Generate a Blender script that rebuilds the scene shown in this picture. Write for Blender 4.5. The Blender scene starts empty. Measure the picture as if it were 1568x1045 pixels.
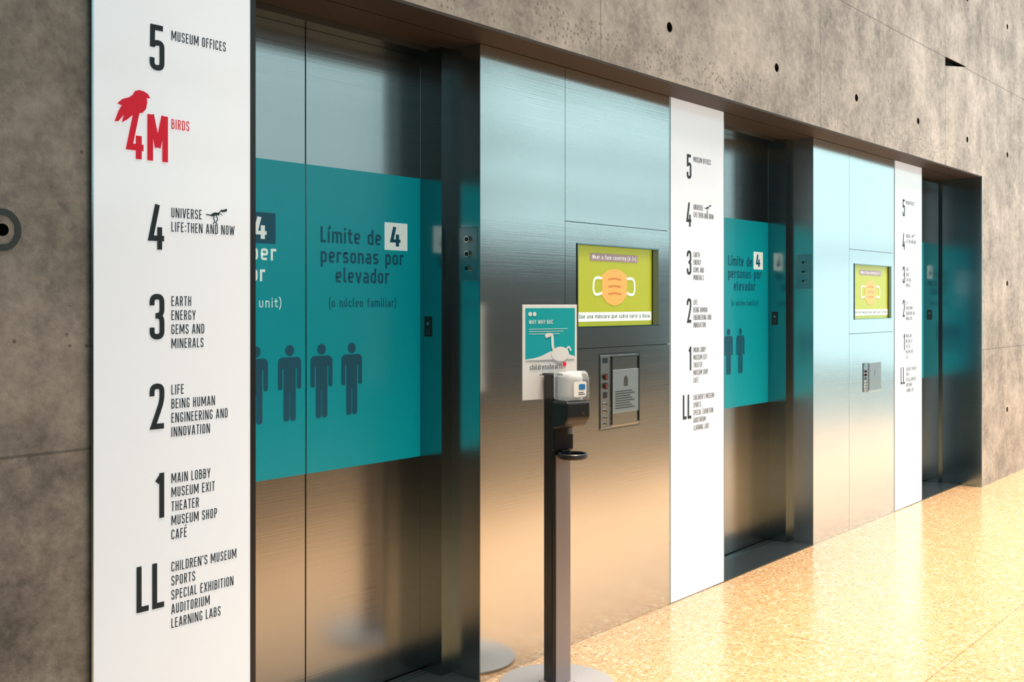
import bpy, bmesh, math
from mathutils import Vector, Matrix
C=bpy.context
sc=C.scene
try:
    sc.view_settings.view_transform='Standard'
    sc.view_settings.look='None'
except Exception: pass
col=sc.collection

# ---------------------------------------------------------------- materials
def srgb(r,g,b):
    f=lambda c:(c/255/12.92) if c/255<=0.04045 else ((c/255+0.055)/1.055)**2.4
    return (f(r),f(g),f(b),1)
def newmat(n):
    m=bpy.data.materials.new(n); m.use_nodes=True
    return m,m.node_tree.nodes,m.node_tree.links,m.node_tree.nodes['Principled BSDF']
def plain(n,c,rough=.5,metal=0,emis=0,coat=0,noise=0.04,trans=0,spec=None):
    m,N,L,b=newmat(n)
    tc=N.new('ShaderNodeTexCoord'); nz=N.new('ShaderNodeTexNoise'); nz.inputs['Scale'].default_value=14
    L.new(tc.outputs['Object'],nz.inputs['Vector'])
    mx=N.new('ShaderNodeMix'); mx.data_type='RGBA'
    mx.inputs[6].default_value=tuple(v*(1-noise) for v in c[:3])+(1,)
    mx.inputs[7].default_value=tuple(min(1,v*(1+noise)) for v in c[:3])+(1,)
    L.new(nz.outputs['Fac'],mx.inputs[0]); L.new(mx.outputs[2],b.inputs['Base Color'])
    b.inputs['Roughness'].default_value=rough; b.inputs['Metallic'].default_value=metal
    b.inputs['Coat Weight'].default_value=coat
    b.inputs['Transmission Weight'].default_value=trans
    if spec is not None: b.inputs['Specular IOR Level'].default_value=spec
    if emis>0:
        L.new(mx.outputs[2],b.inputs['Emission Color']); b.inputs['Emission Strength'].default_value=emis
    return m
def steel(n,c,r0=.2,r1=.3,wav=.25):
    m,N,L,b=newmat(n)
    tc=N.new('ShaderNodeTexCoord'); mp=N.new('ShaderNodeMapping'); mp.inputs['Scale'].default_value=(1.2,1.2,260)
    nz=N.new('ShaderNodeTexNoise'); nz.inputs['Scale'].default_value=1.0; nz.inputs['Detail'].default_value=3
    L.new(tc.outputs['Object'],mp.inputs['Vector']); L.new(mp.outputs[0],nz.inputs['Vector'])
    mr=N.new('ShaderNodeMapRange'); mr.inputs['To Min'].default_value=r0; mr.inputs['To Max'].default_value=r1
    L.new(nz.outputs['Fac'],mr.inputs['Value']); L.new(mr.outputs[0],b.inputs['Roughness'])
    bp=N.new('ShaderNodeBump'); bp.inputs['Strength'].default_value=.05; bp.inputs['Distance'].default_value=.002
    L.new(nz.outputs['Fac'],bp.inputs['Height']); 
    n2=N.new('ShaderNodeTexNoise'); n2.inputs['Scale'].default_value=1.3; n2.inputs['Detail'].default_value=1
    L.new(tc.outputs['Object'],n2.inputs['Vector'])
    b2=N.new('ShaderNodeBump'); b2.inputs['Strength'].default_value=wav; b2.inputs['Distance'].default_value=.02
    L.new(n2.outputs['Fac'],b2.inputs['Height']); L.new(bp.outputs[0],b2.inputs['Normal']); L.new(b2.outputs[0],b.inputs['Normal'])
    b.inputs['Base Color'].default_value=c; b.inputs['Metallic'].default_value=1
    return m
def concrete(n,cd,cl,joints=True):
    m,N,L,b=newmat(n)
    tc=N.new('ShaderNodeTexCoord')
    a=N.new('ShaderNodeTexNoise'); a.inputs['Scale'].default_value=1.9; a.inputs['Detail'].default_value=10; a.inputs['Roughness'].default_value=.70
    s=N.new('ShaderNodeTexNoise'); s.inputs['Scale'].default_value=26; s.inputs['Detail'].default_value=7; s.inputs['Roughness'].default_value=.7
    mp=N.new('ShaderNodeMapping'); mp.inputs['Scale'].default_value=(4,4,.8)
    st=N.new('ShaderNodeTexNoise'); st.inputs['Scale'].default_value=1.2; st.inputs['Detail'].default_value=6
    L.new(tc.outputs['Object'],mp.inputs[0]); L.new(mp.outputs[0],st.inputs['Vector'])
    L.new(tc.outputs['Object'],a.inputs['Vector']); L.new(tc.outputs['Object'],s.inputs['Vector'])
    def math_(op,x,y):
        q=N.new('ShaderNodeMath'); q.operation=op
        for i,v in enumerate((x,y)):
            if isinstance(v,(int,float)): q.inputs[i].default_value=v
            else: L.new(v,q.inputs[i])
        return q.outputs[0]
    f=math_('ADD',math_('MULTIPLY',a.outputs['Fac'],.55),math_('ADD',math_('MULTIPLY',s.outputs['Fac'],.30),math_('MULTIPLY',st.outputs['Fac'],.15)))
    cr=N.new('ShaderNodeValToRGB'); cr.color_ramp.elements[0].position=.38; cr.color_ramp.elements[1].position=.63
    cr.color_ramp.elements[0].color=cd; cr.color_ramp.elements[1].color=cl
    L.new(f,cr.inputs[0])
    sp=N.new('ShaderNodeSeparateXYZ'); L.new(tc.outputs['Object'],sp.inputs[0])
    def joint(out,off,per,w):
        v=math_('ADD',out,off); v=math_('DIVIDE',v,per); v=math_('FRACT',v,0); v=math_('SUBTRACT',v,.5); v=math_('ABSOLUTE',v,0)
        return math_('LESS_THAN',v,w/per)
    jx=joint(sp.outputs['X'],-3.88+1.163+2.326*4,2.326,.004); jz=joint(sp.outputs['Z'],-1.162+1.155+2.31*2,2.31,.004)
    j=math_('MULTIPLY',math_('MAXIMUM',jx,jz),.6)
    v=N.new('ShaderNodeTexVoronoi'); v.inputs['Scale'].default_value=11; L.new(tc.outputs['Object'],v.inputs['Vector'])
    bh=math_('MULTIPLY',math_('LESS_THAN',v.outputs['Distance'],.06),.7)
    v3=N.new('ShaderNodeTexVoronoi'); v3.inputs['Scale'].default_value=42; L.new(tc.outputs['Object'],v3.inputs['Vector'])
    band=math_('MULTIPLY',math_('LESS_THAN',sp.outputs['Z'],2.80),math_('GREATER_THAN',sp.outputs['Z'],2.65))
    pit=math_('MULTIPLY',math_('MULTIPLY',math_('LESS_THAN',v3.outputs['Distance'],.30),math_('GREATER_THAN',a.outputs['Fac'],.50)),band)
    fac=math_('MULTIPLY',math_('MAXIMUM',math_('MAXIMUM',j,bh),math_('MULTIPLY',pit,.55)),.9)
    mx=N.new('ShaderNodeMix'); mx.data_type='RGBA'; L.new(fac,mx.inputs[0])
    L.new(cr.outputs[0],mx.inputs[6]); mx.inputs[7].default_value=tuple(c*.45 for c in cd[:3])+(1,)
    L.new(mx.outputs[2],b.inputs['Base Color'])
    h=math_('SUBTRACT',f,math_('MULTIPLY',fac,.5))
    bp=N.new('ShaderNodeBump'); bp.inputs['Strength'].default_value=.6; bp.inputs['Distance'].default_value=.016
    L.new(h,bp.inputs['Height']); L.new(bp.outputs[0],b.inputs['Normal'])
    b.inputs['Roughness'].default_value=.62
    return m
def terrazzo(n):
    m,N,L,b=newmat(n)
    tc=N.new('ShaderNodeTexCoord')
    def cells(scale,stops):
        v=N.new('ShaderNodeTexVoronoi'); v.inputs['Scale'].default_value=scale; L.new(tc.outputs['Object'],v.inputs['Vector'])
        sp=N.new('ShaderNodeSeparateColor'); L.new(v.outputs['Color'],sp.inputs[0])
        cr=N.new('ShaderNodeValToRGB'); e=cr.color_ramp.elements
        e[0].position=0; e[0].color=stops[0][1]; e[1].position=1; e[1].color=stops[-1][1]
        for p,c in stops[1:-1]:
            k=e.new(p); k.color=c
        L.new(sp.outputs[0],cr.inputs[0]); return cr.outputs[0]
    c1=cells(75,[(0,srgb(118,86,58)),(.15,srgb(164,128,90)),(.78,srgb(178,142,104)),(.93,srgb(202,178,144)),(1,srgb(226,214,194))])
    c2=cells(170,[(0,srgb(138,106,72)),(.5,srgb(174,138,98)),(1,srgb(212,190,158))])
    mx=N.new('ShaderNodeMix'); mx.data_type='RGBA'; mx.inputs[0].default_value=.5
    L.new(c1,mx.inputs[6]); L.new(c2,mx.inputs[7])
    br=N.new('ShaderNodeTexBrick'); br.offset=0; br.inputs['Scale'].default_value=1; br.inputs['Brick Width'].default_value=2.33; br.inputs['Row Height'].default_value=1.4
    br.inputs['Mortar Size'].default_value=.003; br.inputs['Color1'].default_value=(1,1,1,1); br.inputs['Color2'].default_value=(1,1,1,1); br.inputs['Mortar'].default_value=(.62,.56,.5,1)
    L.new(tc.outputs['Object'],br.inputs['Vector'])
    mu=N.new('ShaderNodeMix'); mu.data_type='RGBA'; mu.blend_type='MULTIPLY'; mu.inputs[0].default_value=1
    L.new(mx.outputs[2],mu.inputs[6]); L.new(br.outputs['Color'],mu.inputs[7]); L.new(mu.outputs[2],b.inputs['Base Color'])
    nz=N.new('ShaderNodeTexNoise'); nz.inputs['Scale'].default_value=6; L.new(tc.outputs['Object'],nz.inputs['Vector'])
    mr=N.new('ShaderNodeMapRange'); mr.inputs['To Min'].default_value=.12; mr.inputs['To Max'].default_value=.24
    L.new(nz.outputs['Fac'],mr.inputs[0]); L.new(mr.outputs[0],b.inputs['Roughness'])
    n3=N.new('ShaderNodeTexNoise'); n3.inputs['Scale'].default_value=30; L.new(tc.outputs['Object'],n3.inputs['Vector'])
    bp=N.new('ShaderNodeBump'); bp.inputs['Strength'].default_value=.2; bp.inputs['Distance'].default_value=.004
    L.new(n3.outputs['Fac'],bp.inputs['Height']); L.new(bp.outputs[0],b.inputs['Normal'])
    b.inputs['Specular IOR Level'].default_value=.65
    return m

M_CON=concrete('board_formed_concrete',srgb(108,105,102),srgb(198,191,184))
M_CON2=concrete('grey_concrete',srgb(56,62,66),srgb(84,90,94))
M_FLOOR=terrazzo('terrazzo')
M_STEEL=steel('brushed_stainless',(.64,.65,.645,1),.12,.19)
M_DSTEEL=steel('door_stainless',(.40,.41,.41,1),.15,.23)
M_FRAME=steel('frame_stainless',(.30,.37,.385,1),.12,.2,.1)  # base colour carries the dark, teal reflections seen in the frames
M_LINING=steel('return_stainless',(.52,.57,.58,1),.18,.26,.1)
M_ETCH=steel('station_stainless',(.36,.39,.41,1),.25,.35,.05)
M_SEAM=plain('seam_dark',(.02,.022,.025,1),.6)
M_WHITE=plain('backlit_white_glass',srgb(224,230,236),.12,0,.48,noise=.01)
M_TXT=plain('charcoal_lettering',srgb(20,42,52),.6)
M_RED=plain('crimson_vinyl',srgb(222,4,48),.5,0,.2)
M_TEAL=plain('teal_vinyl',srgb(0,150,164),.28,0,.26,noise=.03)  # slight emission brightens the vinyl; it is no light source
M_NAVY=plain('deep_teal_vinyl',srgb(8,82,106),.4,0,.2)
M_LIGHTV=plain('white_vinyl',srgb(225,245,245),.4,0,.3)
M_BLACK=plain('black_plastic',(.012,.013,.015,1),.35)
M_GREY=plain('anodised_grey',srgb(150,146,152),.4,.25)
M_BASE=plain('painted_base',srgb(160,160,164),.35,.3)
M_SILL=plain('dark_granite',srgb(34,42,46),.3)
M_SOFFIT=plain('soffit_dark',srgb(48,38,34),.6)
M_LIME=plain('display_lime',srgb(158,170,52),.25,0,.5)
M_ORANGE=plain('display_orange',srgb(214,168,92),.3,0,.42)
M_ORANGE2=plain('display_orange_dark',srgb(190,116,60),.3,0,.4)
M_DWHITE=plain('display_white',srgb(215,232,232),.3,0,.45)
M_PURPLE=plain('display_mauve',srgb(150,132,140),.3,0,.3)
M_SIGN=plain('sign_card',srgb(222,226,228),.4,0,.08)
M_STEAL=plain('sign_teal',srgb(10,160,172),.4,0,.08)
M_CLEAR=plain('clear_cartridge',srgb(240,244,246),.06,0,.0,trans=.85)
M_BOT=plain('soap_refill',srgb(230,234,236),.3,0,.08)
M_BLUE=plain('blue_label',srgb(40,120,190),.4)
M_HOLE=plain('hole_dark',srgb(40,34,30),.9)
M_CEIL=plain('ceiling_plaster',srgb(120,122,124),.8)
M_MULL=plain('window_mullion',srgb(60,64,68),.5,.4)

# ---------------------------------------------------------------- helpers
def mk(name,bm,mat,parent=None,loc=(0,0,0)):
    me=bpy.data.meshes.new(name); bm.normal_update(); bm.to_mesh(me); bm.free()
    ob=bpy.data.objects.new(name,me); col.objects.link(ob)
    for mm in (mat if isinstance(mat,(list,tuple)) else [mat]): me.materials.append(mm)
    ob.location=loc
    if parent: ob.parent=parent
    return ob
def empty(name,loc=(0,0,0),rz=0):
    e=bpy.data.objects.new(name,None); col.objects.link(e); e.location=loc; e.rotation_euler=(0,0,rz); e.empty_display_size=.1
    return e
def addbox(bm,x0,x1,y0,y1,z0,z1,mi=0):
    vs=[bm.verts.new((x,y,z)) for x in (x0,x1) for y in (y0,y1) for z in (z0,z1)]
    for q in ((0,1,3,2),(4,6,7,5),(0,4,5,1),(2,3,7,6),(0,2,6,4),(1,5,7,3)):
        f=bm.faces.new([vs[i] for i in q]); f.material_index=mi
    return vs
def box(name,x0,x1,y0,y1,z0,z1,mat,bev=0,parent=None,seg=2):
    bm=bmesh.new(); addbox(bm,x0,x1,y0,y1,z0,z1)
    bmesh.ops.recalc_face_normals(bm,faces=bm.faces)
    ob=mk(name,bm,mat,parent)
    if bev:
        md=ob.modifiers.new('bev','BEVEL'); md.width=bev; md.segments=seg; md.limit_method='ANGLE'
    return ob
def boxes(name,lst,mat,parent=None):
    bm=bmesh.new()
    for b in lst: addbox(bm,*b)
    bmesh.ops.recalc_face_normals(bm,faces=bm.faces)
    return mk(name,bm,mat,parent)
def cyl(name,c,r,h,axis,mat,parent=None,seg=40,r2=None,bev=0):
    bm=bmesh.new(); bmesh.ops.create_cone(bm,cap_ends=True,segments=seg,radius1=r,radius2=r if r2 is None else r2,depth=h)
    if axis=='Y': bmesh.ops.rotate(bm,verts=bm.verts,matrix=Matrix.Rotation(math.pi/2,3,'X'))
    if axis=='X': bmesh.ops.rotate(bm,verts=bm.verts,matrix=Matrix.Rotation(math.pi/2,3,'Y'))
    bmesh.ops.translate(bm,verts=bm.verts,vec=c)
    ob=mk(name,bm,mat,parent)
    if bev:
        md=ob.modifiers.new('bev','BEVEL'); md.width=bev; md.segments=3; md.limit_method='ANGLE'
    return ob
def roundpath(pts,r,n=7):
    if r<=0: return pts
    out=[pts[0]]
    for i in range(1,len(pts)-1):
        p0,p,p1=Vector(pts[i-1]),Vector(pts[i]),Vector(pts[i+1])
        a=(p0-p); b=(p1-p); rr=min(r,a.length*(.5 if i>1 else .98),b.length*(.5 if i<len(pts)-2 else .98))
        s=p+a.normalized()*rr; e=p+b.normalized()*rr
        for k in range(n+1):
            t=k/n; q=s*(1-t)**2+p*2*t*(1-t)+e*t*t; out.append((q.x,q.y))
    out.append(pts[-1]); return out
def ribbon(pts,t,r=0,n=7):
    P=[Vector(p) for p in roundpath(pts,r,n)]
    Q=[P[0]]
    for p in P[1:]:
        if (p-Q[-1]).length>1e-5: Q.append(p)
    P=Q; L=[];R=[]
    closed=(P[0]-P[-1]).length<1e-4
    for i,p in enumerate(P):
        if i>0: d0=(p-P[i-1]).normalized()
        else: d0=(p-P[-2]).normalized() if closed else (P[1]-p).normalized()
        if i<len(P)-1: d1=(P[i+1]-p).normalized()
        else: d1=(P[1]-p).normalized() if closed else d0
        n0=Vector((-d0.y,d0.x)); n1=Vector((-d1.y,d1.x)); nn=(n0+n1)
        nn=nn.normalized() if nn.length>1e-5 else n0
        k=1/max(.45,nn.dot(n0)); L.append(p+nn*t/2*k); R.append(p-nn*t/2*k)
    return [[tuple(L[i]),tuple(L[i+1]),tuple(R[i+1]),tuple(R[i])] for i in range(len(P)-1)]
def disc(cx,cz,r,n=28,rx=None):
    rx=rx or r
    return [(cx+rx*math.cos(2*math.pi*i/n),cz+r*math.sin(2*math.pi*i/n)) for i in range(n)]
def rect(x0,x1,z0,z1): return [(x0,z0),(x1,z0),(x1,z1),(x0,z1)]
def rrect(x0,x1,z0,z1,r,n=6):
    o=[]
    for cx,cz,a in ((x1-r,z1-r,0),(x0+r,z1-r,90),(x0+r,z0+r,180),(x1-r,z0+r,270)):
        for k in range(n+1):
            t=math.radians(a+90*k/n); o.append((cx+r*math.cos(t),cz+r*math.sin(t)))
    return o
def flat(name,polys,y,mat,parent=None,ox=0,oz=0,s=1,sx=None,step=0.00007):
    sx=sx or s; bm=bmesh.new()
    for i,p in enumerate(polys):
        yy=y-step*(i%9)
        try: f=bm.faces.new([bm.verts.new((ox+a*sx,yy,oz+b*s)) for a,b in p])
        except Exception: continue
        f.normal_update()
        if f.normal.y>0: f.normal_flip()
    bmesh.ops.triangulate(bm,faces=bm.faces)
    return mk(name,bm,mat,parent)

# stroke letterforms: glyph -> (width, [(path, corner radius)...]);  cap height 1
ST=([(.065,0),(.065,1)],0)
CAPS={
'A':(.40,[([(.05,0),(.185,1)],0),([(.215,1),(.35,0)],0),([(.10,.27),(.30,.27)],0)]),
'B':(.36,[ST,([(.065,.94),(.28,.94),(.28,.53),(.065,.53)],.13),([(.065,.53),(.295,.53),(.295,.06),(.065,.06)],.13)]),
'C':(.36,[([(.295,.72),(.295,.94),(.065,.94),(.065,.06),(.295,.06),(.295,.28)],.14)]),
'D':(.36,[ST,([(.065,.94),(.295,.94),(.295,.06),(.065,.06)],.16)]),
'E':(.32,[ST,([(.065,.94),(.30,.94)],0),([(.065,.52),(.28,.52)],0),([(.065,.06),(.30,.06)],0)]),
'F':(.31,[ST,([(.065,.94),(.30,.94)],0),([(.065,.52),(.27,.52)],0)]),
'G':(.36,[([(.295,.72),(.295,.94),(.065,.94),(.065,.06),(.295,.06),(.295,.46),(.18,.46)],.12)]),
'H':(.36,[ST,([(.295,0),(.295,1)],0),([(.065,.52),(.295,.52)],0)]),
'I':(.13,[ST]),
'L':(.30,[([(.065,1),(.065,.06),(.29,.06)],0)]),
'M':(.56,[ST,([(.08,1),(.28,.22)],0),([(.28,.22),(.48,1)],0),([(.495,0),(.495,1)],0)]),
'N':(.43,[ST,([(.08,1),(.35,0)],0),([(.365,0),(.365,1)],0)]),
'O':(.36,[([(.18,.94),(.065,.94),(.065,.06),(.295,.06),(.295,.94),(.18,.94)],.14)]),
'P':(.35,[ST,([(.065,.94),(.29,.94),(.29,.45),(.065,.45)],.14)]),
'R':(.36,[ST,([(.065,.94),(.29,.94),(.29,.5),(.065,.5)],.14),([(.19,.5),(.30,0)],0)]),
'S':(.36,[([(.295,.73),(.295,.94),(.065,.94),(.065,.56),(.295,.44),(.295,.06),(.065,.06),(.065,.27)],.14)]),
'T':(.34,[([(.17,0),(.17,1)],0),([(.01,.94),(.33,.94)],0)]),
'U':(.36,[([(.065,1),(.065,.06),(.295,.06),(.295,1)],.15)]),
'V':(.38,[([(.04,1),(.18,0)],0),([(.20,0),(.34,1)],0)]),
'W':(.58,[([(.04,1),(.16,0)],0),([(.16,0),(.29,.9)],0),([(.29,.9),(.42,0)],0),([(.42,0),(.54,1)],0)]),
'X':(.37,[([(.04,1),(.33,0)],0),([(.33,1),(.04,0)],0)]),
'Y':(.38,[([(.04,1),(.19,.42)],0),([(.34,1),(.19,.42)],0),([(.19,.48),(.19,0)],0)]),
':':(.13,[([(.065,.08),(.065,.22)],0),([(.065,.55),(.065,.69)],0)]),
"'":(.11,[([(.055,.78),(.055,1)],0)]),
}
CAPS['É']=(.32,CAPS['E'][1]+[([(.13,1.1),(.24,1.28)],0)])
LOW={
'L':(.36,[([(.08,1),(.08,.08),(.36,.08)],0)]),
'W':(.6,[([(.05,1),(.17,0)],0),([(.17,0),(.3,.9)],0),([(.3,.9),(.43,0)],0),([(.43,0),(.55,1)],0)]),
'U':(.44,[([(.08,1),(.08,.08),(.36,.08),(.36,1)],.15)]),
'A':(.44,[([(.05,0),(.22,.96)],0),([(.22,.96),(.39,0)],0),([(.1,.25),(.34,.25)],0)]),
'o':(.44,[([(.22,.64),(.08,.64),(.08,.08),(.36,.08),(.36,.64),(.22,.64)],.15)]),
'n':(.44,[([(.08,0),(.08,.72)],0),([(.08,.64),(.36,.64),(.36,0)],.16)]),
'm':(.70,[([(.08,0),(.08,.72)],0),([(.08,.64),(.35,.64),(.35,0)],.13),([(.30,.64),(.62,.64),(.62,0)],.13)]),
'i':(.16,[([(.08,0),(.08,.72)],0),([(.08,.84),(.08,1.0)],0)]),
'í':(.18,[([(.08,0),(.08,.72)],0),([(.06,.82),(.19,1.04)],0)]),
't':(.33,[([(.14,.92),(.14,.08),(.33,.08)],.12),([(0,.64),(.31,.64)],0)]),
'e':(.44,[([(.08,.36),(.36,.36),(.36,.64),(.08,.64),(.08,.08),(.35,.08)],.13)]),
'd':(.44,[([(.36,1),(.36,0)],0),([(.36,.64),(.08,.64),(.08,.08),(.36,.08)],.15)]),
'b':(.44,[([(.08,1),(.08,0)],0),([(.08,.64),(.36,.64),(.36,.08),(.08,.08)],.15)]),
'p':(.44,[([(.08,.72),(.08,-.28)],0),([(.08,.64),(.36,.64),(.36,.08),(.08,.08)],.15)]),
'q':(.44,[([(.36,.72),(.36,-.28)],0),([(.36,.64),(.08,.64),(.08,.08),(.36,.08)],.15)]),
'g':(.44,[([(.36,.72),(.36,-.2),(.1,-.2)],.15),([(.36,.64),(.08,.64),(.08,.08),(.36,.08)],.15)]),
'r':(.32,[([(.08,0),(.08,.72)],0),([(.08,.64),(.32,.64)],0)]),
's':(.42,[([(.35,.60),(.34,.64),(.08,.64),(.08,.38),(.34,.34),(.34,.08),(.05,.08)],.12)]),
'a':(.44,[([(.1,.64),(.36,.64),(.36,0)],.15),([(.36,.38),(.08,.38),(.08,.08),(.36,.08)],.13)]),
'l':(.22,[([(.08,1),(.08,.08),(.22,.08)],.08)]),
'h':(.44,[([(.08,0),(.08,1)],0),([(.08,.64),(.36,.64),(.36,0)],.16)]),
'v':(.44,[([(.05,.72),(.22,.0)],0),([(.22,0),(.39,.72)],0)]),
'x':(.42,[([(.05,.72),(.37,0)],0),([(.37,.72),(.05,0)],0)]),
'y':(.44,[([(.05,.72),(.23,.05)],0),([(.39,.72),(.16,-.28)],0)]),
'z':(.42,[([(.05,.64),(.37,.64)],0),([(.35,.64),(.07,.08)],0),([(.05,.08),(.37,.08)],0)]),
'u':(.44,[([(.08,.72),(.08,.08),(.36,.08),(.36,.72)],.15)]),
'c':(.42,[([(.36,.5),(.36,.64),(.08,.64),(.08,.08),(.36,.08),(.36,.22)],.14)]),
'f':(.29,[([(.30,.94),(.12,.94),(.12,0)],.12),([(0,.64),(.28,.64)],0)]),
'(':(.2,[([(.2,1.1),(.06,.8),(.06,.1),(.2,-.2)],.3)]),
')':(.2,[([(0,1.1),(.14,.8),(.14,.1),(0,-.2)],.3)]),
'+':(.4,[([(.02,.45),(.38,.45)],0),([(.2,.25),(.2,.65)],0)]),
'3':(.42,[([(.06,.92),(.34,.92),(.34,.5),(.14,.5)],.13),([(.14,.5),(.34,.5),(.34,.08),(.06,.08)],.13)]),
}
LOW['ú']=(.44,LOW['u'][1]+[([(.18,.82),(.30,1.04)],0)])
LOW['á']=(.44,LOW['a'][1]+[([(.18,.82),(.30,1.04)],0)])
def stroke_width(s,F,gap,space): return sum((F[c][0] if c!=' ' else space)+gap for c in s)-gap
def stext(name,s,x,z,y,cap,mat,parent=None,w=None,xs=1,t=.12,gap=.11,align='L',F=CAPS,space=.16):
    W0=stroke_width(s,F,gap,space); kx=(w/(W0*cap)) if w else xs
    W=W0*cap*kx; ox=x if align=='L' else (x-W if align=='R' else x-W/2)
    cur=0; polys=[]
    for c in s:
        if c==' ': cur+=space+gap; continue
        gw,paths=F[c]
        for k,(pts,r) in enumerate(paths):
            q=[((a+cur)*kx,b) for a,b in pts]
            polys.append((k,ribbon(q,t,r,4)))
        cur+=gw+gap
    bm=bmesh.new()
    for k,qs in polys:
        for q in qs:
            f=bm.faces.new([bm.verts.new((ox+a*cap,y-.00012*k,z+b*cap)) for a,b in q]); f.normal_update()
            if f.normal.y>0: f.normal_flip()
    bmesh.ops.triangulate(bm,faces=bm.faces)
    return mk(name,bm,mat,parent)
XS=.182/(stroke_width('MUSEUM OFFICES',CAPS,.11,.16)*.028)

# ---------------------------------------------------------------- room shell
CY=-.177
RX0,RX1,RZ=1.489,9.47,2.633
bm=bmesh.new()
prof=[(-5,0),(RX0,0),(RX0,RZ),(RX1,RZ),(RX1,0),(22,0),(22,6),(-5,6)]
a=[bm.verts.new((x,CY,z)) for x,z in prof]; b=[bm.verts.new((x,.6,z)) for x,z in prof]
bm.faces.new(a); bm.faces.new(b[::-1])
for i in range(len(prof)):
    j=(i+1)%len(prof); bm.faces.new([a[j],a[i],b[i],b[j]])
bmesh.ops.recalc_face_normals(bm,faces=bm.faces)
wall=mk('wall_elevator',bm,[M_CON,M_HOLE])
bm=bmesh.new()
def hole(x,z,r=.025):
    g=bmesh.ops.create_cone(bm,cap_ends=True,segments=20,radius1=r,radius2=r,depth=.12)
    bmesh.ops.rotate(bm,verts=g['verts'],matrix=Matrix.Rotation(math.pi/2,3,'X'))
    bmesh.ops.translate(bm,verts=g['verts'],vec=(x,CY,z))
for i in range(0,9):
    x=3.305+1.155*i
    hole(x,2.895); hole(x,4.05)
for x in (10.23,11.39,12.54):
    for z in (.6,1.735): hole(x,z)
hole(1.250,1.742,.016)
tri=[(8.53,3.405),(9.06,3.487),(8.53,3.478)]
ta=[bm.verts.new((x,CY-.02,z)) for x,z in tri]; tb=[bm.verts.new((x,CY+.05,z)) for x,z in tri]
bm.faces.new(ta); bm.faces.new(tb[::-1])
for i in range(3):
    j=(i+1)%3; bm.faces.new([ta[j],ta[i],tb[i],tb[j]])
bmesh.ops.recalc_face_normals(bm,faces=bm.faces)
cut=mk('cutter',bm,M_HOLE)
md=wall.modifiers.new('holes','BOOLEAN'); md.object=cut; md.operation='DIFFERENCE'; md.solver='EXACT'
C.view_layer.update()
me=bpy.data.meshes.new_from_object(wall.evaluated_get(C.evaluated_depsgraph_get()))
wall.modifiers.clear(); wall.data=me; bpy.data.objects.remove(cut)
flat('hole_patch_ring',ribbon([(.040*math.cos(t*.35),.046*math.sin(t*.35)) for t in range(19)],.016),CY-.0015,plain('mortar_patch',srgb(74,88,92),.9,noise=.2),wall,1.250,1.742)
box('soffit_dark_strip_1',2.022,9.452,-.1765,-.004,2.622,2.6328,M_SOFFIT)  # dark sheet added beneath the concrete lintel to darken its bright underside

box('floor',-5,22,-9,.6,-.12,0,M_FLOOR)
box('ceiling',-5,22,-9,.6,6,6.15,M_CEIL)
box('wall_back_left',-5.2,-5,-9,.6,0,6,M_CON2)
boxes('wall_opposite',[(-5,22,-9.2,-9,0,2.7),(-5,22,-9.2,-9,5.7,6)]+[(x-.25,x+.25,-9.2,-9,2.7,5.7) for x in (-4.7,4,13,21.7)],M_CON2)
boxes('window_1',[(-5+1.5*i-.03,-5+1.5*i+.03,-9.15,-9.05,2.7,5.7) for i in range(1,18)]+[(-5,22,-9.15,-9.05,z-.13,z+.13) for z in (3.5,4.4)],M_MULL)
boxes('window_2',[(22,22.1,-9+1.5*i-.03,-9+1.5*i+.03,0,6) for i in range(7)]+[(22,22.1,-9,.6,z-.04,z+.04) for z in (.1,2.6,5.9)],M_MULL)

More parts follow.
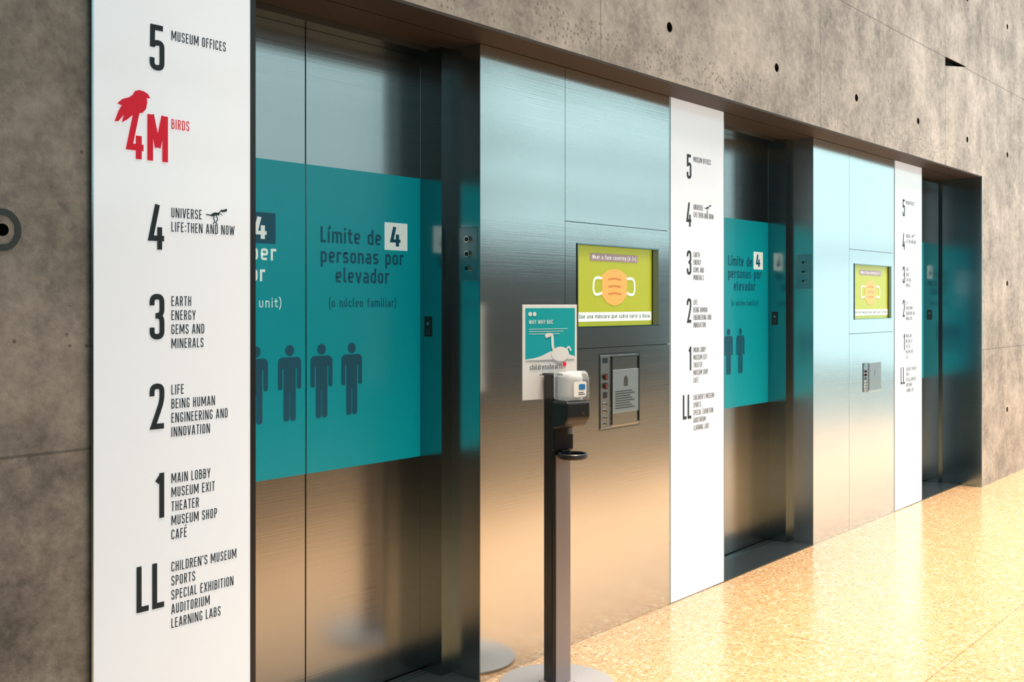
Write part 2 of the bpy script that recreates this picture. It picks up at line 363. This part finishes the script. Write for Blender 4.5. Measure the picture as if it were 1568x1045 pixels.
# ---------------------------------------------------------------- steel cladding
def steel_panel(x0,x1,y1=.16):
    e=empty('stainless_cladding_panel')
    L=x0+.578; R=x1
    T=RZ-.002
    a0,a1,b0,b1=x0+.673,x0+1.367,1.448,1.826
    g=.0015
    sh=[(x0,L-g,0,y1,0,T),
        (L+g,R,0,y1,1.928+g,T),
        (L+g,R,0,y1,0,1.346-g),
        (L+g,a0,0,y1,1.346+g,1.928-g),(a1,R,0,y1,1.346+g,1.928-g),
        (a0,a1,0,y1,1.346+g,b0),(a0,a1,0,y1,b1,1.928-g)]
    boxes('steel_sheets',sh,M_STEEL,e)
    box('seam_backing',x0+.02,x1-.005,.012,y1-.02,.01,T-.01,M_SEAM,0,e)
    s=empty('information_screen'); s.parent=e
    box('display_glass',a0-.002,a1+.002,.010,.0118,b0-.002,b1+.002,M_LIME,0,s)
    boxes('bezel',[(a0-.001,a1+.001,-.004,.010,b1,b1+.006),(a0-.001,a1+.001,-.004,.010,b0-.006,b0),(a0-.006,a0,-.004,.010,b0-.006,b1+.006)],M_FRAME,s)
    box('bezel_side_strip',a1-.05,a1,.0,.0095,b0,b1,plain('bezel_olive',srgb(66,76,24),.4),0,s)
    y=.0085; cx=x0+.985; cz=1.635
    flat('mask_body',[[(-.105,.055),(-.055,.080),(0,.086),(.055,.080),(.105,.055),(.105,-.042),(.062,-.078),(0,-.092),(-.062,-.078),(-.105,-.042)]],y,M_ORANGE,s,cx,cz)
    st=[]
    for zz in (.035,.0,-.035): st+=ribbon([(-.055,zz),(0,zz+.006),(.055,zz)],.006)
    flat('mask_pleats',st,y-.001,M_ORANGE2,s,cx,cz)
    lo=ribbon([(-.105,.04),(-.175,.045),(-.175,-.045),(-.105,-.03)],.013,.04)+ribbon([(.105,.04),(.175,.045),(.175,-.045),(.105,-.03)],.013,.04)
    flat('ear_loops',lo,y,M_DWHITE,s,cx,cz)
    flat('caption_band_top',[rect(-.2,.2,0,.036)],y,M_PURPLE,s,cx,b1-.070)
    stext('caption_top','Wear a face covering (A 3+)',cx,b1-.061,y-.001,.020,M_DWHITE,s,w=.37,align='C',F=LOW,t=.14,gap=.14,space=.3)
    flat('caption_band_low',[rect(a0+.005,a1-.055,b0+.022,b0+.066)],y,M_DWHITE,s)
    stext('caption_low','Use una máscara que cubra nariz y boca',(a0+a1)/2-.025,b0+.037,y-.001,.020,M_TXT,s,w=.60,align='C',F=LOW,t=.14,gap=.14,space=.3)
    return e
P1=steel_panel(3.276,4.750); P2=steel_panel(6.502,7.927)

def control(x0,x1,z0,z1,big=True):
    e=empty('elevator_control_station')
    yb=-.004
    if big:
        fr=[]
        for A,B in (((x0,z0),(x0,z1)),((x0,z1),(x1,z1)),((x1,z1),(x1,z0)),((x1,z0),(x0,z0))): fr+=ribbon([A,B],.004)
        flat('trim_outline',fr,-.0012,M_FRAME,e)
    m=x0+(x1-x0)*.26
    box('key_plate',x0+.006,m-.002,yb,-.0005,z0+.006,z1-.006,M_ETCH,.002,e)
    box('door_plate',m+.002,x1-.004,yb,-.0005,z0+(0.01 if big else 0),z1-.008,M_STEEL,.002,e)
    box('instruction_plate',m+.014,x1-.012,yb-.003,yb,z0+(z1-z0)*(.2 if big else .06),z0+(z1-z0)*(.78 if big else .95),plain('etched_plate',srgb(138,154,164),.35,.5),.002,e)
    boxes('plate_frame',[(m+.006,m+.010,yb-.006,yb,z0+.02,z1-.014),(x1-.012,x1-.007,yb-.006,yb,z0+.02,z1-.014),(m+.006,x1-.007,yb-.006,yb,z1-.02,z1-.014)],M_FRAME,e) if big else None
    xc=(x0+m)/2; H=z1-z0
    box('speaker_grille',xc-.02,xc+.02,yb-.0015,yb,z0+H*.88,z0+H*.95,M_FRAME,0,e)
    red=plain('switch_red',srgb(120,36,36),.4)
    for f in (.70,.58):
        cyl('key_switch_ring',(xc,yb-.003,z0+H*f),.016*(1 if big else .6),.008,'Y',M_BLACK,e,24)
        cyl('key_switch',(xc,yb-.006,z0+H*f),.009*(1 if big else .6),.008,'Y',red,e,24)
    box('phone_jack',xc-.014,xc+.014,yb-.002,yb,z0+H*.42,z0+H*.50,M_BLACK,0,e)
    for i,f in enumerate((.34,.25,.16,.08)):
        cyl('key_lock',(xc,yb-.003,z0+H*f),.009*(1 if big else .6),.007,'Y',M_STEEL,e,20)
        box('key_slot',xc-.0015,xc+.0015,yb-.0075,yb-.006,z0+H*f-.005,z0+H*f+.005,M_BLACK,0,e)
    ln=[]
    if big:
        for k in range(8): ln+=[rect(m+.035,x1-.05-(k%3)*.02,z0+H*(.26+.032*k),z0+H*(.26+.032*k)+.004)]
    flat('etched_text',ln,yb-.0038,M_TXT,e) if ln else None
    hand=ribbon([(-.012,-.02),(-.012,.012)],.006)+ribbon([(-.004,-.02),(-.004,.02)],.006)+ribbon([(.005,-.02),(.005,.018)],.006)+ribbon([(.013,-.02),(.013,.01)],.006)+[rect(-.016,.017,-.03,-.012)]
    flat('hand_icon',hand,yb-.0038,M_DSTEEL,e,(m+x1)/2,z0+H*.64)
control(4.12,4.461,.955,1.315)
control(7.32,7.66,.925,1.143,False)

# ---------------------------------------------------------------- elevators
PEOPLE=[disc(.0535,.263,.0205),
  rrect(.0,.107,.196,.238,.020),
  rrect(.0255,.0815,.105,.21,.004),
  rrect(0,.0195,.118,.222,.009),rrect(.0875,.107,.118,.222,.009),
  rrect(.0255,.0515,0,.13,.011),rrect(.0555,.0815,0,.13,.011)]
def elevator(R,left_fill0,right_clad=False):
    D=.285
    e=empty('elevator_entrance')
    S=R-.674
    d=empty('elevator_door')
    for n,x0,x1 in (('leaf_1',S-.613,S-.002),('leaf_2',S+.002,R-.061)):
        box(n,x0,x1,D,D+.035,.012,RZ-.03,M_DSTEEL,.002,d)
        flat('vinyl_'+n,[rect(x0+.001,x1-.0005,.909,2.083)],D-.0012,M_TEAL,d)
    y=D-.0026
    for k in range(4):
        flat('person_pictogram_%d'%k,PEOPLE,y,M_NAVY,d,S-.284+.153*k,1.116)
    K=dict(F=LOW,t=.158,gap=.10,space=.3)
    K2=dict(F=LOW,t=.11,gap=.12,space=.3)
    four=ribbon([(.2,1),(.045,.28),(.5,.28)],.17)+ribbon([(.34,.62),(.34,0)],.17)
    stext('line_1','Límite de',S+.070,1.79,y,.062,M_NAVY,d,w=.317,**K)
    flat('number_box',[rect(S+.405,S+.535,1.774,1.887)],y,M_LIGHTV,d)
    flat('number_four',four,y-.001,M_NAVY,d,S+.44,1.790,.080,.108)
    stext('line_2','personas por',S+.070,1.713,y,.060,M_NAVY,d,w=.443,**K)
    stext('line_3','elevador',S+.145,1.636,y,.060,M_NAVY,d,w=.286,**K)
    stext('line_4','(o núcleo familiar)',S+.112,1.540,y,.036,M_NAVY,d,w=.359,**K2)
    stext('en_line_1','Limit of',S-.290,1.79,y,.062,M_LIGHTV,d,w=.27,align='R',**K)
    flat('number_box_dark',[rect(S-.273,S-.143,1.774,1.887)],y,M_NAVY,d)
    flat('number_four_light',four,y-.001,M_LIGHTV,d,S-.238,1.790,.080,.108)
    stext('en_line_2','people per',S-.140,1.713,y,.060,M_LIGHTV,d,w=.40,align='R',**K)
    stext('en_line_3','elevator',S-.190,1.636,y,.060,M_LIGHTV,d,w=.286,align='R',**K)
    stext('en_line_4','(or family unit)',S-.116,1.540,y,.036,M_LIGHTV,d,w=.36,align='R',**K2)
    cyl('door_bore',(S+.196,D-.003,1.752),.005,.003,'Y',M_BLACK,d,16)
    boxes('jamb_right',[(R-.061,R+.03,.16,D+.04,0,RZ-.001)],M_FRAME,e)
    boxes('jamb_left',[(left_fill0,S-.613,.052,D+.04,0,RZ-.001)],M_FRAME,e)
    boxes('header',[(S-.613,R-.061,.20,D-.003,RZ-.035,RZ-.001)],M_FRAME,e)
    boxes('header_soffit',[(S-.613,R-.002,.001,.199,RZ-.012,RZ-.001)],M_SOFFIT,e)
    box('shaft_backing',S-.65,R,D+.045,D+.06,0,RZ,M_SEAM,0,e)
    box('sill',S-.613,R-.001,.0,D+.03,.0,.006,M_SILL,0,e)
    boxes('sill_track',[(S-.613,R-.061,D-.05,D-.045,.006,.008),(S-.613,R-.061,D-.025,D-.02,.006,.008)],M_FRAME,e)
    if right_clad: boxes('return_cladding',[(R-.012,R-.0005,CY-.004,.16,0,RZ-.001)],M_FRAME,e)
    X=R
    if not right_clad:
        boxes('return_lining',[(X-.0015,X-.0002,.003,.16,0,RZ-.002)],M_LINING,e)
        X-=.0015
        k=empty('key_switch_plate')
        box('plate',X-.004,X-.0003,.012,.115,1.65,1.872,M_ETCH,.001,k)
        for z in (1.70,1.76,1.82):
            cyl('lock_barrel',(X-.008,.063,z),.014,.01,'X',M_STEEL,k,24)
            cyl('lock_core',(X-.012,.063,z),.009,.006,'X',M_BLACK,k,20)
    j=empty('floor_marker_plate')
    X2=R-.061
    box('plate',X2-.003,X2-.0003,.216,.258,1.415,1.50,M_SEAM,.001,j)
    bm=bmesh.new(); star=[]
    for i in range(10):
        rr=.013 if i%2==0 else .006; t=math.pi/2+i*math.pi/5
        star.append(bm.verts.new((X2-.0036,.237+rr*math.cos(t),1.47+rr*math.sin(t))))
    bm.faces.new(star); mk('star',bm,M_ETCH,j)
    bm=bmesh.new()
    for r0 in range(3):
        for c0 in range(2): addbox(bm,X2-.0045,X2-.003,.228+.012*c0,.232+.012*c0,1.428+.008*r0,1.431+.008*r0)
    mk('braille',bm,M_ETCH,j)
elevator(3.276,1.56)
elevator(6.502,4.752)
elevator(9.47,7.93,True)

# ---------------------------------------------------------------- directories
G={
'5':[([(.325,.945),(.070,.945),(.064,.50)],0),([(.062,.545),(.12,.610),(.300,.610),(.300,.055),(.055,.055),(.055,.27)],.14)],
'4':[([(.215,1),(.050,.25),(.38,.25)],0),([(.268,.5),(.268,0)],0)],
'3':[([(.055,.75),(.055,.945),(.300,.945),(.300,.52),(.14,.52)],.14),([(.14,.52),(.300,.52),(.300,.055),(.055,.055),(.055,.26)],.14)],
'2':[([(.055,.73),(.055,.945),(.300,.945),(.300,.62),(.2,.36)],.14),([(.225,.42),(.08,.055),(.35,.055)],0)],
'1':[([(.02,.79),(.12,.92)],0),([(.135,1),(.135,0)],0)],
'L':[([(.055,1),(.055,.055),(.29,.055)],0)],
'M':[([(.07,0),(.07,1)],0),([(.09,1),(.25,.30)],0),([(.25,.30),(.41,1)],0),([(.43,0),(.43,1)],0)]}
GW={'5':.355,'4':.38,'3':.355,'2':.355,'1':.195,'L':.29,'M':.50}
def numeral(name,s,xr,z0,h,y,mat,parent,t=.122,gap=.09):
    W=sum(GW[c] for c in s)+gap*(len(s)-1); x=0
    bm=bmesh.new(); ox=xr-W*h
    for c in s:
        for k,(pts,r) in enumerate(G[c]):
            for q in ribbon([(a+x,b) for a,b in pts],t,r):
                f=bm.faces.new([bm.verts.new((ox+a*h,y-.0002*k,z0+b*h)) for a,b in q]); f.normal_update()
                if f.normal.y>0: f.normal_flip()
        x+=GW[c]+gap
    bmesh.ops.triangulate(bm,faces=bm.faces)
    mk(name,bm,mat,parent)
ROWS=[('5',['MUSEUM OFFICES']),('4',['UNIVERSE','LIFE:THEN AND NOW']),('3',['EARTH','ENERGY','GEMS AND','MINERALS']),
 ('2',['LIFE','BEING HUMAN','ENGINEERING AND','INNOVATION']),('1',['MAIN LOBBY','MUSEUM EXIT','THEATER','MUSEUM SHOP','CAFÉ']),
 ('LL',["CHILDREN'S MUSEUM",'SPORTS','SPECIAL EXHIBITION','AUDITORIUM','LEARNING LABS'])]
def directory(x0,x1,yf,yb,full):
    e=empty('floor_directory_sign')
    box('lightbox_face',x0,x1,yf,yb,0.004,RZ-.002,M_WHITE,.0015,e)
    if full: box('edge_trim',x1,x1+.018,yf-.002,yb,0.004,RZ-.002,M_BLACK,0,e)
    else: boxes('edge_trim',[(x0,x0+.004,yf-.002,yf,0.004,RZ-.002),(x1-.004,x1,yf-.002,yf,.004,RZ-.002)],M_FRAME,e)
    if full: boxes('edge_trim_near',[(x0-.006,x0-.001,yf-.001,yf+.011,0.004,RZ-.002)],M_FRAME,e)
    y=yf-.0015; nr=x0+.213; tx=x0+.236; z=2.281; h=.128; pitch=.2545
    rows=[ROWS[0],('4M',['BIRDS'])]+ROWS[1:] if full else ROWS
    for i,(n,lines) in enumerate(rows):
        zc=z-pitch*i; mat=M_RED if n=='4M' else M_TXT
        if n=='4M': numeral('number_4M','4M',nr+.012,zc-h*.53,h*1.02,y,mat,e,t=.14,gap=.09)
        else: numeral('number_'+n,n,nr,zc-h/2,h,y,mat,e)
        for k,l in enumerate(lines):
            zl=zc+h/2-.034-.0405*k
            stext('listing',l,tx,zl,y,.0285,mat,e,xs=XS,t=.105)
        if n=='4':
            dx,dz=x0+.352,zc+.034
            dino=ribbon([(0,.012),(.02,.010),(.036,.014),(.048,.022),(.055,.030)],.0035)+ribbon([(.018,.010),(.03,.016),(.046,.016)],.008)+\
              [[(.05,.026),(.072,.034),(.073,.026),(.056,.022)]]+ribbon([(.034,.014),(.040,0),(.033,-.010),(.04,-.016)],.003)+ribbon([(.030,.014),(.026,.002),(.030,-.008),(.024,-.014)],.003)+ribbon([(.048,.018),(.056,.012)],.002)
            flat('dinosaur_icon',dino,y,M_TXT,e,dx,dz,1.0)
        if n=='4M':
            b=[(56,-10),(52,-4),(46,-1),(38,0),(31,-3),(28,-9),(22,-14),(12,-18),(4,-26),(11,-28),(6,-37),(0,-54),(6,-53),(14,-42),(11,-54),(19,-49),(26,-42),(34,-37),(43,-35),(49,-28),(51,-17),(50,-11)]
            flat('bird_icon',[b],y-.0006,M_RED,e,x0+.060,zc+h*.53+.058,.0018,.00195)
directory(1.489,2.000,-.1885,.0,True)
directory(4.752,5.324,-.001,.05,False)
directory(7.929,8.519,-.001,.05,False)

# ---------------------------------------------------------------- sanitizer stand
st=empty('hand_sanitizer_stand',(3.45,-.262,0),math.radians(-16))
cyl('base_plate',(0,0,.006),.235,.012,'Z',M_BASE,st,72,bev=.004)
box('base_collar',-.06,.06,-.045,.045,.012,.020,M_GREY,.003,st)
box('post_core',-.043,.050,-.030,.034,.012,1.27,M_BLACK,.006,st)
box('post_face',-.030,.044,-.036,-.028,.02,.945,M_GREY,.003,st)
box('bracket',-.050,.050,-.050,-.030,.96,1.262,M_BLACK,.008,st)
box('bracket_cap',-.050,.052,-.052,.036,1.262,1.272,M_BLACK,.004,st)
def prism(bm,pr,x0,x1):
    a=[bm.verts.new((x0,p[0],p[1])) for p in pr]; b=[bm.verts.new((x1,p[0],p[1])) for p in pr]
    bm.faces.new(a); bm.faces.new(b[::-1])
    for i in range(len(pr)):
        j=(i+1)%len(pr); bm.faces.new([a[j],a[i],b[i],b[j]])
    bmesh.ops.recalc_face_normals(bm,faces=bm.faces)
bm=bmesh.new(); prism(bm,[(-.052,1.285),(-.125,1.285),(-.142,1.26),(-.142,1.170),(-.052,1.170)],-.060,.060)
o=mk('clear_cover',bm,M_CLEAR,st); q=o.modifiers.new('b','BEVEL'); q.width=.010; q.segments=4
bm=bmesh.new(); prism(bm,[(-.045,1.168),(-.146,1.168),(-.148,1.10),(-.124,1.068),(-.09,1.056),(-.045,1.05)],-.060,.060)
o=mk('pump_housing',bm,M_BLACK,st); q=o.modifiers.new('b','BEVEL'); q.width=.012; q.segments=4
cyl('refill_bottle',(0,-.092,1.222),.040,.09,'Z',M_BOT,st,32,bev=.01)
flat('label',[rrect(-.022,.040,0,.060,.008)],-.1428,M_BOT,st,0,1.185)
flat('label_blue',[rrect(.002,.034,.026,.048,.006)],-.1436,M_BLUE,st,0,1.187)
flat('label_lines',[rect(.000,.034,.008,.011),rect(.000,.026,.015,.018)],-.1436,M_TXT,st,0,1.185)
cyl('nozzle',(0,-.09,1.048),.012,.03,'Z',M_GREY,st,20)
flat('logo',[disc(.0,.0,.008)],-.1488,M_DSTEEL,st,.02,1.12)
n=36
cyl('drip_tray_floor',(0,-.105,.938),.052,.004,'Z',M_BLACK,st,40)
tor=bmesh.new(); rings=[]
for i in range(n):
    t=2*math.pi*i/n; ring=[]
    for k in range(8):
        p=2*math.pi*k/8; rr=.056+.006*math.cos(p); ring.append(tor.verts.new((rr*math.cos(t),-.105+rr*math.sin(t),.948+.011*math.sin(p))))
    rings.append(ring)
for i in range(n):
    for k in range(8): tor.faces.new([rings[i][k],rings[(i+1)%n][k],rings[(i+1)%n][(k+1)%8],rings[i][(k+1)%8]])
bmesh.ops.recalc_face_normals(tor,faces=tor.faces); mk('drip_tray_rim',tor,M_BLACK,st)
box('drip_tray_arm',-.02,.02,-.06,-.03,.935,.965,M_BLACK,.003,st)
sx0,sx1,sz0,sz1,sy=-.142,.134,1.164,1.550,.040
box('sign_card',sx0,sx1,sy,sy+.004,sz0,sz1,M_SIGN,.001,st)
box('sign_teal_field',sx0+.014,sx1-.012,sy-.0015,sy-.0003,sz0+.165,sz1-.014,M_STEAL,0,st)
box('sign_mount',-.03,.03,.034,.04,1.18,1.27,M_BLACK,.002,st)
yy=sy-.0022; hz=sz0+.165
hl=[0,.002,.004,.008,.014,.022,.030,.030,.026,.022,.018,.012,.006]
wd=(sx1-.012)-(sx0+.014)
hill=[(sx0+.014,hz-.004)]+[(sx0+.014+wd*t/12,hz+hl[t]) for t in range(13)]+[(sx1-.012,hz-.004)]
flat('sign_hill',[hill],yy,M_SIGN,st)
flat('sign_dinosaur',ribbon([(-.030,.088),(-.014,.100),(.004,.098),(.008,.03),(.04,.02)],.013,.025)+[disc(-.018,.096,.009,16,.014),disc(.045,.018,.030,24,.045)]+ribbon([(.07,.03),(.09,.05),(.10,.03)],.008,.01),yy-.0006,M_SIGN,st,.0,hz)
flat('sign_lines',[rect(sx0+.03,sx0+.225-.02*(k%3),sz1-.100-.010*k,sz1-.098-.010*k) for k in range(3)]+[disc(sx0+.036,sz1-.038,.009),disc(sx0+.058,sz1-.038,.009)],yy,M_SIGN,st)
stext('sign_title','WAY WAY BAC',sx0+.03,sz1-.078,yy,.016,M_SIGN,st,w=.12,t=.16)
stext('sign_sponsor','childrenshealth',-.025,sz0+.122,yy,.022,M_TXT,st,w=.165,align='C',F=LOW,t=.11)
flat('sign_dot',[disc(.068,sz0+.140,.009)],yy,M_RED,st)
flat('sign_smallprint',[rect(-.06,.045,sz0+.098,sz0+.101)],yy,M_TXT,st)

# ---------------------------------------------------------------- lights
w=bpy.data.worlds.new('World'); sc.world=w; w.use_nodes=True
bg=w.node_tree.nodes['Background']; bg.inputs[0].default_value=(.66,.93,.95,1); bg.inputs[1].default_value=1.8
def area(name,loc,size,sizey,power,color,spread=180,rot=(0,0,0)):
    l=bpy.data.lights.new(name,'AREA'); l.shape='RECTANGLE'; l.size=size; l.size_y=sizey; l.energy=power; l.color=color; l.spread=math.radians(spread)
    o=bpy.data.objects.new(name,l); col.objects.link(o); o.location=loc; o.rotation_euler=rot; return o
area('unseen_fill_light',(8.6,-1.25,5.9),13.4,.8,430,(1,.84,.68),45)  # unseen warm area lamp, added to brighten the floor along the wall
area('unseen_fill_light',(12.5,-2.4,5.9),13,2.2,680,(1,.92,.83),150)  # second unseen lamp, added to lift the concrete towards the right

# ---------------------------------------------------------------- camera
cd=bpy.data.cameras.new('camera'); cam=bpy.data.objects.new('camera',cd); col.objects.link(cam)
cd.sensor_width=36; cd.lens=37.5; cd.shift_y=-.0367
cam.location=(0,-2.9,1.555)
cam.rotation_euler=(math.radians(90),0,math.radians(-(90-39.81)))
sc.camera=cam
